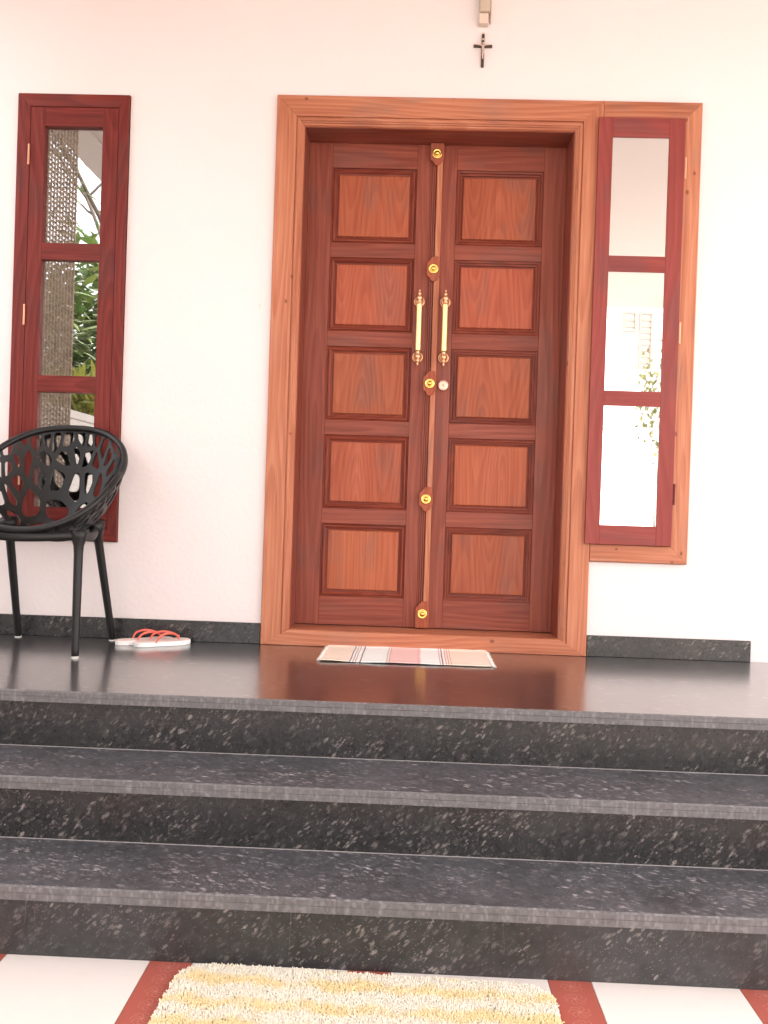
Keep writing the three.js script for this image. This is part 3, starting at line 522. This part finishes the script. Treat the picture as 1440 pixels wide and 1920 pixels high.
  const leg = (a, b, name) => {
    const P = [], Rr = []; for (let i = 0; i <= 16; i++) { const t = i / 16; P.push(a.clone().lerp(b, t)); Rr.push(lerp(0.0170, 0.0135, t) + 0.018 * Math.pow(1 - sstep(0, 0.2, t), 2)); }
    const l = mesh('leg', taper(P, Rr, 14), M.plastic, C);
    mesh('foot_cap', new THREE.CylinderGeometry(0.0125, 0.0138, 0.007, 16).translate(b.x, 0.0036, b.z), M.foot, l);
  };
  for (const s of [-1, 1]) { leg(V3(s * 0.190, 0.450, 0.175), V3(s * 0.196, 0.007, 0.195)); leg(V3(s * 0.168, 0.475, -0.045), V3(s * 0.190, 0.007, -0.207)); }
  const rail = (pts, rad) => { const c = new THREE.CatmullRomCurve3(pts), P = c.getPoints(20); return taper(P, P.map(() => rad), 10, 0.75); };
  mesh('seat_frame', merge([rail([V3(-0.185, 0.435, 0.17), V3(-0.19, 0.425, 0.06), V3(-0.165, 0.45, -0.05)], 0.019), rail([V3(0.185, 0.435, 0.17), V3(0.19, 0.425, 0.06), V3(0.165, 0.45, -0.05)], 0.019), rail([V3(-0.19, 0.433, 0.18), V3(0, 0.424, 0.226), V3(0.19, 0.433, 0.18)], 0.019), rail([V3(-0.165, 0.44, -0.05), V3(0, 0.408, -0.08), V3(0.165, 0.44, -0.05)], 0.016)]), M.plastic, C);
}

// ------------------------------------------------------------------ flip-flops
{
  const sole = std({ color: lin(0.80, 0.78, 0.76), roughness: 0.7 }), bed = std({ color: lin(0.76, 0.60, 0.55), roughness: 0.75, bumpMap: plasterBump, bumpScale: 0.002 }), strap = phys({ color: lin(0.72, 0.13, 0.085), roughness: 0.4 });
  const mk = (label, x, z, turn) => {
    const F = thing('flip_flop', label, 'flip-flop', [x, 0, z], turn, 'pair of flip-flops by the wall');
    const s = new THREE.Shape(); s.moveTo(-0.108, 0); s.bezierCurveTo(-0.108, 0.036, -0.07, 0.036, -0.03, 0.031); s.bezierCurveTo(0.02, 0.028, 0.04, 0.043, 0.075, 0.041); s.bezierCurveTo(0.112, 0.038, 0.118, 0.015, 0.116, 0.002); s.bezierCurveTo(0.112, -0.022, 0.09, -0.038, 0.06, -0.041); s.bezierCurveTo(0.02, -0.043, -0.03, -0.034, -0.06, -0.035); s.bezierCurveTo(-0.095, -0.036, -0.108, -0.022, -0.108, 0);
    mesh('sole', new THREE.ExtrudeGeometry(s, { depth: 0.013, bevelEnabled: true, bevelSize: 0.0015, bevelThickness: 0.0015, bevelSegments: 2, curveSegments: 14 }).rotateX(-Math.PI / 2).translate(0, 0.0018, 0), sole, F);
    mesh('footbed', new THREE.ExtrudeGeometry(s, { depth: 0.002, bevelEnabled: false, curveSegments: 14 }).scale(0.975, 0.96, 1).rotateX(-Math.PI / 2).translate(0, 0.0164, 0), bed, F);
    const toe = V3(0.066, 0.018, 0.004), arms = [];
    for (const k of [-1, 1]) { const c = new THREE.CatmullRomCurve3([V3(0.066, 0.030, 0.004), V3(0.045, 0.043, k * 0.014), V3(0.010, 0.048, k * 0.029), V3(-0.022, 0.038, k * 0.037), V3(-0.036, 0.014, k * 0.0360)]), P = c.getPoints(18); arms.push(taper(P, P.map((_, i) => 0.0034 + 0.0014 * Math.sin(i / 18 * 3.14)), 8, 0.55)); }
    arms.push(taper([V3(0.066, 0.016, 0.004), V3(0.066, 0.036, 0.004)], [0.0035, 0.0045], 8));
    mesh('strap', merge(arms), strap, F);
    return F;
  };
  mk('white flip-flop with coral strap, the nearer right one by the black skirting', -0.945, 0.118, 0.62);
  mk('white flip-flop with coral strap, half behind the other beside the chair leg', -1.022, 0.098, 0.55);
}
// ------------------------------------------------------------------ striped cotton doormat
{
  const Mt = thing('doormat', 'striped peach, white and pink woven cotton mat on the landing before the door', 'doormat', [0.012, 0, 0.18], -0.012);
  const W = 0.622, D = 0.325, NX = 96, NZ = 40, TH = 0.0032, r = rng(5);
  const H = (x, z) => {
    const ex = Math.max(0, Math.abs(z) - 0.13) / 0.055, front = z > 0 ? 1 : 0.6;
    let y = 0.0016 + 0.0025 * fbm((x + 1) * 7, (z + 1) * 5, 64, 64, 8, 3);
    y += front * 0.006 * ex * clamp(0.25 + 1.5 * (vnoise((x + 1) * 8.5, 3, 64, 64, 21) - 0.35));
    if (z < -0.14) y += 0.009 * sstep(-0.14, -0.185, z) * (0.6 + 0.4 * vnoise((x + 1) * 5, 7, 64, 64, 22));
    return y;
  };
  const P = [], U = [], I = [];
  for (const lay of [1, 0]) for (let j = 0; j <= NZ; j++) for (let i = 0; i <= NX; i++) {
    const u = i / NX, v = j / NZ; let x = (u - 0.5) * W + 0.004 * (vnoise(v * 9, 2, 64, 64, 17) - 0.5) * (Math.abs(u - 0.5) > 0.4 ? 1 : 0), z = (v - 0.5) * D + 0.006 * (vnoise(u * 12, 5, 64, 64, 18) - 0.5) + 0.05 * (u - 0.5) * (v > 0.5 ? -0.3 : 0);
    P.push(x, H(x, z) + lay * TH - 0.0015, z); U.push(u, 1 - v);
  }
  const n0 = (NX + 1) * (NZ + 1), id = (l, i, j) => (l ? 0 : n0) + j * (NX + 1) + i;
  for (let j = 0; j < NZ; j++) for (let i = 0; i < NX; i++) { I.push(id(1, i, j), id(1, i, j + 1), id(1, i + 1, j), id(1, i + 1, j), id(1, i, j + 1), id(1, i + 1, j + 1)); I.push(id(0, i, j), id(0, i + 1, j), id(0, i, j + 1), id(0, i + 1, j), id(0, i + 1, j + 1), id(0, i, j + 1)); }
  for (let i = 0; i < NX; i++) { I.push(id(1, i, NZ), id(0, i, NZ), id(1, i + 1, NZ), id(1, i + 1, NZ), id(0, i, NZ), id(0, i + 1, NZ)); I.push(id(1, i, 0), id(1, i + 1, 0), id(0, i, 0), id(1, i + 1, 0), id(0, i + 1, 0), id(0, i, 0)); }
  for (let j = 0; j < NZ; j++) { I.push(id(1, 0, j), id(0, 0, j), id(1, 0, j + 1), id(1, 0, j + 1), id(0, 0, j), id(0, 0, j + 1)); I.push(id(1, NX, j), id(1, NX, j + 1), id(0, NX, j), id(1, NX, j + 1), id(0, NX, j + 1), id(0, NX, j)); }
  let g = new THREE.BufferGeometry(); g.setAttribute('position', new THREE.Float32BufferAttribute(P, 3)); g.setAttribute('uv', new THREE.Float32BufferAttribute(U, 2)); g.setIndex(I);
  g = toCreasedNormals(g, 1.0);
  const cloth = tex(1024, 256, (u, v, i, j) => {
    const w = u + 0.004 * (vnoise(v * 6, 1, 6, 6, 3) - 0.5); let c;
    const white = [0.84, 0.85, 0.82], peach = [0.85, 0.70, 0.58], pink = [0.83, 0.54, 0.51];
    if (w < 0.165) c = peach; else if (w < 0.38) c = w < 0.25 || w > 0.35 ? [0.80, 0.84, 0.79] : white; else if (w < 0.40) c = [0.75, 0.70, 0.66]; else if (w < 0.585) c = pink; else if (w < 0.73) c = white; else c = peach;
    for (const [a, t, col] of [[0.172, 0.004, [0.34, 0.2, 0.24]], [0.19, 0.003, [0.55, 0.32, 0.33]], [0.205, 0.003, [0.55, 0.32, 0.33]], [0.232, 0.004, [0.30, 0.17, 0.22]], [0.385, 0.002, [0.55, 0.3, 0.28]], [0.40, 0.002, [0.5, 0.25, 0.25]], [0.57, 0.002, [0.7, 0.35, 0.35]], [0.70, 0.002, [0.5, 0.2, 0.2]], [0.715, 0.004, [0.34, 0.18, 0.2]], [0.735, 0.002, [0.55, 0.25, 0.25]], [0.75, 0.002, [0.55, 0.25, 0.25]], [0.765, 0.002, [0.6, 0.3, 0.28]]]) if (Math.abs(w - a) < t) c = col;
    const k = 0.9 + 0.12 * ((i % 4 < 2) === (j % 4 < 2) ? 1 : 0) + 0.08 * (hash(i >> 1, j >> 3, 3) - 0.5);
    return c.map(q => q * k);
  });
  mesh('cloth', g, std({ map: cloth, roughness: 0.95, bumpMap: tex(512, 256, (u, v, i, j) => ((i % 4 < 2) === (j % 4 < 2) ? 0.8 : 0.2), false), bumpScale: 0.0006 }), Mt);
  const fr = []; for (const s of [-1, 1]) for (let k = 0; k < 46; k++) { const z = -D / 2 + D * (k + 0.5) / 46, x = s * W / 2; fr.push(taper([V3(x, H(x, z) + 0.002, z), V3(x + s * (0.006 + r() * 0.004), 0.004, z + (r() - 0.5) * 0.004), V3(x + s * (0.010 + r() * 0.008), 0.0016, z + (r() - 0.5) * 0.008)], [0.0013, 0.0011, 0.0007], 5)); }
  const f = mesh('fringe', merge(fr), std({ color: lin(0.74, 0.68, 0.62), roughness: 0.95 }), Mt); f.userData.kind = 'stuff';
}
// ------------------------------------------------------------------ shag rug at the foot of the steps
{
  const X0 = -0.49, X1 = 0.35, Z0 = 1.522, Z1 = 2.05, cr = 0.075;
  const Rg = thing('shag_rug', 'yellow and cream shaggy rug on the tiles at the foot of the steps', 'rug', [(X0 + X1) / 2, GY, (Z0 + Z1) / 2], -0.03);
  const w = (X1 - X0) / 2, d = (Z1 - Z0) / 2, s = new THREE.Shape();
  s.moveTo(-w + cr, -d); s.lineTo(w - cr, -d); s.quadraticCurveTo(w, -d, w, -d + cr); s.lineTo(w, d - cr); s.quadraticCurveTo(w, d, w - cr, d); s.lineTo(-w + cr, d); s.quadraticCurveTo(-w, d, -w, d - cr); s.lineTo(-w, -d + cr); s.quadraticCurveTo(-w, -d, -w + cr, -d);
  mesh('backing', new THREE.ExtrudeGeometry(s, { depth: 0.005, bevelEnabled: false, curveSegments: 8 }).rotateX(-Math.PI / 2).translate(0, 0.0008, 0), std({ color: lin(0.62, 0.54, 0.38), roughness: 1 }), Rg);
  const tuft = taper([V3(0, 0, 0), V3(0.0006, 0.004, 0.0003), V3(0.0030, 0.0066, 0.0008)], [0.0017, 0.0017, 0.0009], 5);
  const r = rng(44), list = [];
  const inside = (x, z) => { const ax = Math.abs(x) - (w - cr), az = Math.abs(z) - (d - cr); return Math.abs(x) < w && Math.abs(z) < d && !(ax > 0 && az > 0 && Math.hypot(ax, az) > cr); };
  for (let z = -d; z < d; z += 0.0030) for (let x = -w; x < w; x += 0.0030) { const a = x + (r() - 0.5) * 0.005, b = z + (r() - 0.5) * 0.005; if (inside(a, b)) list.push([a, b]); }
  const im = new THREE.InstancedMesh(tuft, std({ color: 0xffffff, roughness: 1 }), list.length), q = new THREE.Object3D(), col = new THREE.Color();
  list.forEach(([x, z], i) => {
    q.position.set(x, 0.0055, z); q.rotation.set((r() - 0.5) * 0.9, r() * 6.28, (r() - 0.5) * 0.9); const sc = 0.8 + 0.5 * r() + 0.35 * vnoise(x * 30 + 40, z * 30 + 40, 256, 256, 5); q.scale.set(1, sc, 1); q.updateMatrix(); im.setMatrixAt(i, q.matrix);
    const n0 = vnoise(x * 14 + 70, z * 14 + 70, 512, 512, 16); const wave = 0.5 + 0.5 * Math.sin((z + d - 0.035 + 0.006 * Math.sin(x * 48 + 2 * n0)) / 0.085 * 6.283 - 0.3), n = vnoise(x * 60 + 70, z * 60 + 70, 512, 512, 6);
    const y = sstep(0.3, 0.95, wave * 0.7 + n * 0.35 + (n0 - 0.5) * 0.5), dk = r() < 0.006 ? 0.35 : 0.92 + 0.16 * r();
    col.setRGB(lerp(0.80, 0.80, y) * dk, lerp(0.735, 0.645, y) * dk, lerp(0.63, 0.37, y) * dk); im.setColorAt(i, col);
  });
  im.name = 'pile'; im.userData.kind = 'stuff'; im.castShadow = im.receiveShadow = true; Rg.add(im);
}

// ------------------------------------------------------------------ what stands across the yard (seen in the window panes)
function leafGeo(L, W, bend) { const g = new THREE.PlaneGeometry(W, L, 2, 4).translate(0, L / 2, 0), p = g.attributes.position; for (let i = 0; i < p.count; i++) { const t = p.getY(i) / L; p.setX(i, p.getX(i) * Math.sin(Math.PI * clamp(0.06 + 0.92 * t)) * 1.15); p.setZ(i, bend * t * t * L + Math.abs(p.getX(i)) * 0.35); } g.computeVertexNormals(); return g; }
function foliage(parent, name, pts, geo, mat, seed, smin, smax, droop) {
  const r = rng(seed), im = new THREE.InstancedMesh(geo, mat, pts.length), q = new THREE.Object3D(), c = new THREE.Color();
  pts.forEach((p, i) => { q.position.copy(p); q.rotation.set(droop + (r() - 0.5) * 1.6, r() * 6.28, (r() - 0.5) * 1.2, 'YXZ'); q.scale.setScalar(lerp(smin, smax, r())); q.updateMatrix(); im.setMatrixAt(i, q.matrix); const k = 0.6 + 0.7 * r(); c.setRGB(k * (0.9 + 0.4 * r()), k, k * 0.9); im.setColorAt(i, c); });
  im.name = name; im.userData.kind = 'stuff'; im.castShadow = im.receiveShadow = true; parent.add(im); return im;
}
const leafMat = (r, g, b) => phys({ color: lin(r, g, b), roughness: 0.9, transmission: 0.35, thickness: 0, side: THREE.DoubleSide });
const bark = std({ color: lin(0.09, 0.07, 0.055), roughness: 0.95 });
function tree(label, x, z, H, R, seed, opts) {
  const T = thing(opts.name ?? 'yard_tree', label, 'tree', [x, GY, z]), r = rng(seed), limbs = [], tips = [];
  const grow = (p, dir, len, rad, dep) => {
    const pts = [p.clone()], rs = [rad], n = 6; let d = dir.clone(), q = p.clone();
    for (let i = 1; i <= n; i++) { d.add(V3((r() - 0.5) * 0.35, 0.04, (r() - 0.5) * 0.35)).normalize(); q = q.clone().addScaledVector(d, len / n); pts.push(q); rs.push(rad * lerp(1, 0.55, i / n)); if (dep < 3 && i > 2 && dep > 0) tips.push(q.clone()); }
    limbs.push(taper(pts, rs, dep ? 6 : 10));
    if (dep >= 3) { tips.push(q); return; }
    const k = dep === 0 ? 5 : 3; for (let i = 0; i < k; i++) { const a = i / k * 6.28 + r(), t = 0.55 + 0.45 * (i / k), o = pts[Math.round(n * t)]; grow(o, d.clone().multiplyScalar(0.55).add(V3(Math.cos(a), 0.35 * r(), Math.sin(a)).multiplyScalar(0.8)).normalize(), len * (0.55 + 0.2 * r()), rad * 0.5, dep + 1); }
  };
  grow(V3(0, -0.02, 0), V3(0.05, 1, 0.02).normalize(), H * 0.42, H * 0.019, 0);
  mesh('trunk', merge(limbs), bark, T);
  const pts = []; for (const t of tips) for (let i = 0; i < opts.per; i++) pts.push(t.clone().add(V3((r() - 0.5), (r() - 0.5), (r() - 0.5)).multiplyScalar(R)));
  const cr = new THREE.Group(); cr.name = 'crown'; T.add(cr); foliage(cr, 'leaves', pts, opts.geo, opts.mat, seed + 1, 0.7, 1.3, opts.droop ?? 1.2);
  return T;
}
function shrub(label, x, y, z, rx, ry, n, geo, mat, seed, droop = 0.5, name = 'garden_shrub') {
  const T = thing(name, label, 'shrub', [x, GY, z]), r = rng(seed), pts = [], stems = [];
  for (let i = 0; i < n; i++) { const a = r() * 6.28, b = Math.acos(2 * r() - 1), q = Math.cbrt(r()), lump = 0.75 + 0.5 * vnoise(a * 2 + 9, b * 2 + 9, 64, 64, seed); pts.push(V3(Math.cos(a) * Math.sin(b) * rx * q * lump, y - GY + Math.cos(b) * ry * q * lump, Math.sin(a) * Math.sin(b) * rx * q * lump)); }
  for (let i = 0; i < 7; i++) { const a = i / 7 * 6.28; stems.push(taper([V3(Math.cos(a) * 0.05, -0.01, Math.sin(a) * 0.05), V3(Math.cos(a) * rx * 0.25, (y - GY) * 0.6, Math.sin(a) * rx * 0.25), V3(Math.cos(a) * rx * 0.6, y - GY + ry * 0.4, Math.sin(a) * rx * 0.6)], [0.011, 0.008, 0.004], 6)); }
  mesh('stems', merge(stems), bark, T); const cr = new THREE.Group(); cr.name = 'crown'; T.add(cr); foliage(cr, 'leaves', pts, geo, mat, seed + 3, 0.7, 1.3, droop);
}
{
  const b = thing('boundary_wall', 'long white boundary wall running away on the left of the porch', 'wall', [-2.58, GY, 7]);
  mesh('wall_panel', new RoundedBoxGeometry(0.15, 1.64, 13.0, 1, 0.004).translate(0, 0.82, 0), M.white, b); mesh('coping', new RoundedBoxGeometry(0.2, 0.06, 13.0, 1, 0.01).translate(0, 1.67, 0), M.white, b);
  const f = thing('boundary_wall', 'white boundary wall crossing the far end of the yard', 'wall', [4.6, GY, 13.3], -0.83);
  mesh('wall_panel', new RoundedBoxGeometry(12, 2.54, 0.15, 1, 0.004).translate(0, 1.27, 0), M.white, f); mesh('coping', new RoundedBoxGeometry(12, 0.06, 0.2, 1, 0.01).translate(0, 2.57, 0), M.white, f);
  const mango = leafGeo(0.2, 0.055, 0.25), small = leafGeo(0.09, 0.045, 0.2), croton = leafGeo(0.15, 0.035, 0.4);
  tree('large mango tree with dark branches against the sky beyond the left boundary wall', -6.0, 10.5, 9.0, 1.1, 61, { geo: mango, mat: leafMat(0.09, 0.16, 0.035), per: 5 });
  shrub('dense long-leaved green bush just over the left boundary wall', -3.75, 2.35, 6.3, 0.95, 1.05, 2600, mango, leafMat(0.13, 0.21, 0.06), 62, 1.4, 'leafy_bush');
  shrub('yellow-green croton bush peeping over the left boundary wall', -3.1, 1.35, 4.3, 0.42, 0.32, 900, croton, leafMat(0.26, 0.30, 0.06), 63, 0.4, 'croton_bush');
  shrub('sparse pale flowering shrub before the white house', 3.95, 2.35, 10.3, 0.48, 0.95, 520, small, leafMat(0.17, 0.19, 0.085), 64, 0.6, 'flowering_shrub');
  // house across the yard
  const h = thing('neighbour_house', 'white house across the yard with two slatted brown windows', 'house', [5.5, GY, 19.5]);
  mesh('wall', box(-6, 6, 0, 7.5, 0, 5), M.white, h); mesh('roof', box(-6.5, 6.5, 7.5, 7.72, -0.5, 5.4), M.white, h);
  const br = std({ color: lin(0.30, 0.225, 0.19), roughness: 0.6 });
  for (const [x, y0, y1, ww] of [[0.15, 5.85, 6.38, 0.36], [0.58, 4.9, 6.38, 0.36]]) {
    const wd = new THREE.Group(); wd.name = partName(h, 'window'); h.add(wd);
    mesh('frame', merge([box(x - ww / 2, x - ww / 2 + 0.06, y0, y1, -0.06, -0.002), box(x + ww / 2 - 0.06, x + ww / 2, y0, y1, -0.06, -0.002), box(x - ww / 2 + 0.06, x + ww / 2 - 0.06, y1 - 0.06, y1, -0.06, -0.002), box(x - ww / 2 + 0.06, x + ww / 2 - 0.06, y0, y0 + 0.06, -0.06, -0.002)]), br, wd);
    for (let y = y0 + 0.12; y < y1 - 0.1; y += 0.16) mesh('slat', box(x - ww / 2 + 0.061, x + ww / 2 - 0.061, y, y + 0.1, -0.05, -0.01), br, wd);
  }
}
renderer.render(scene, camera);
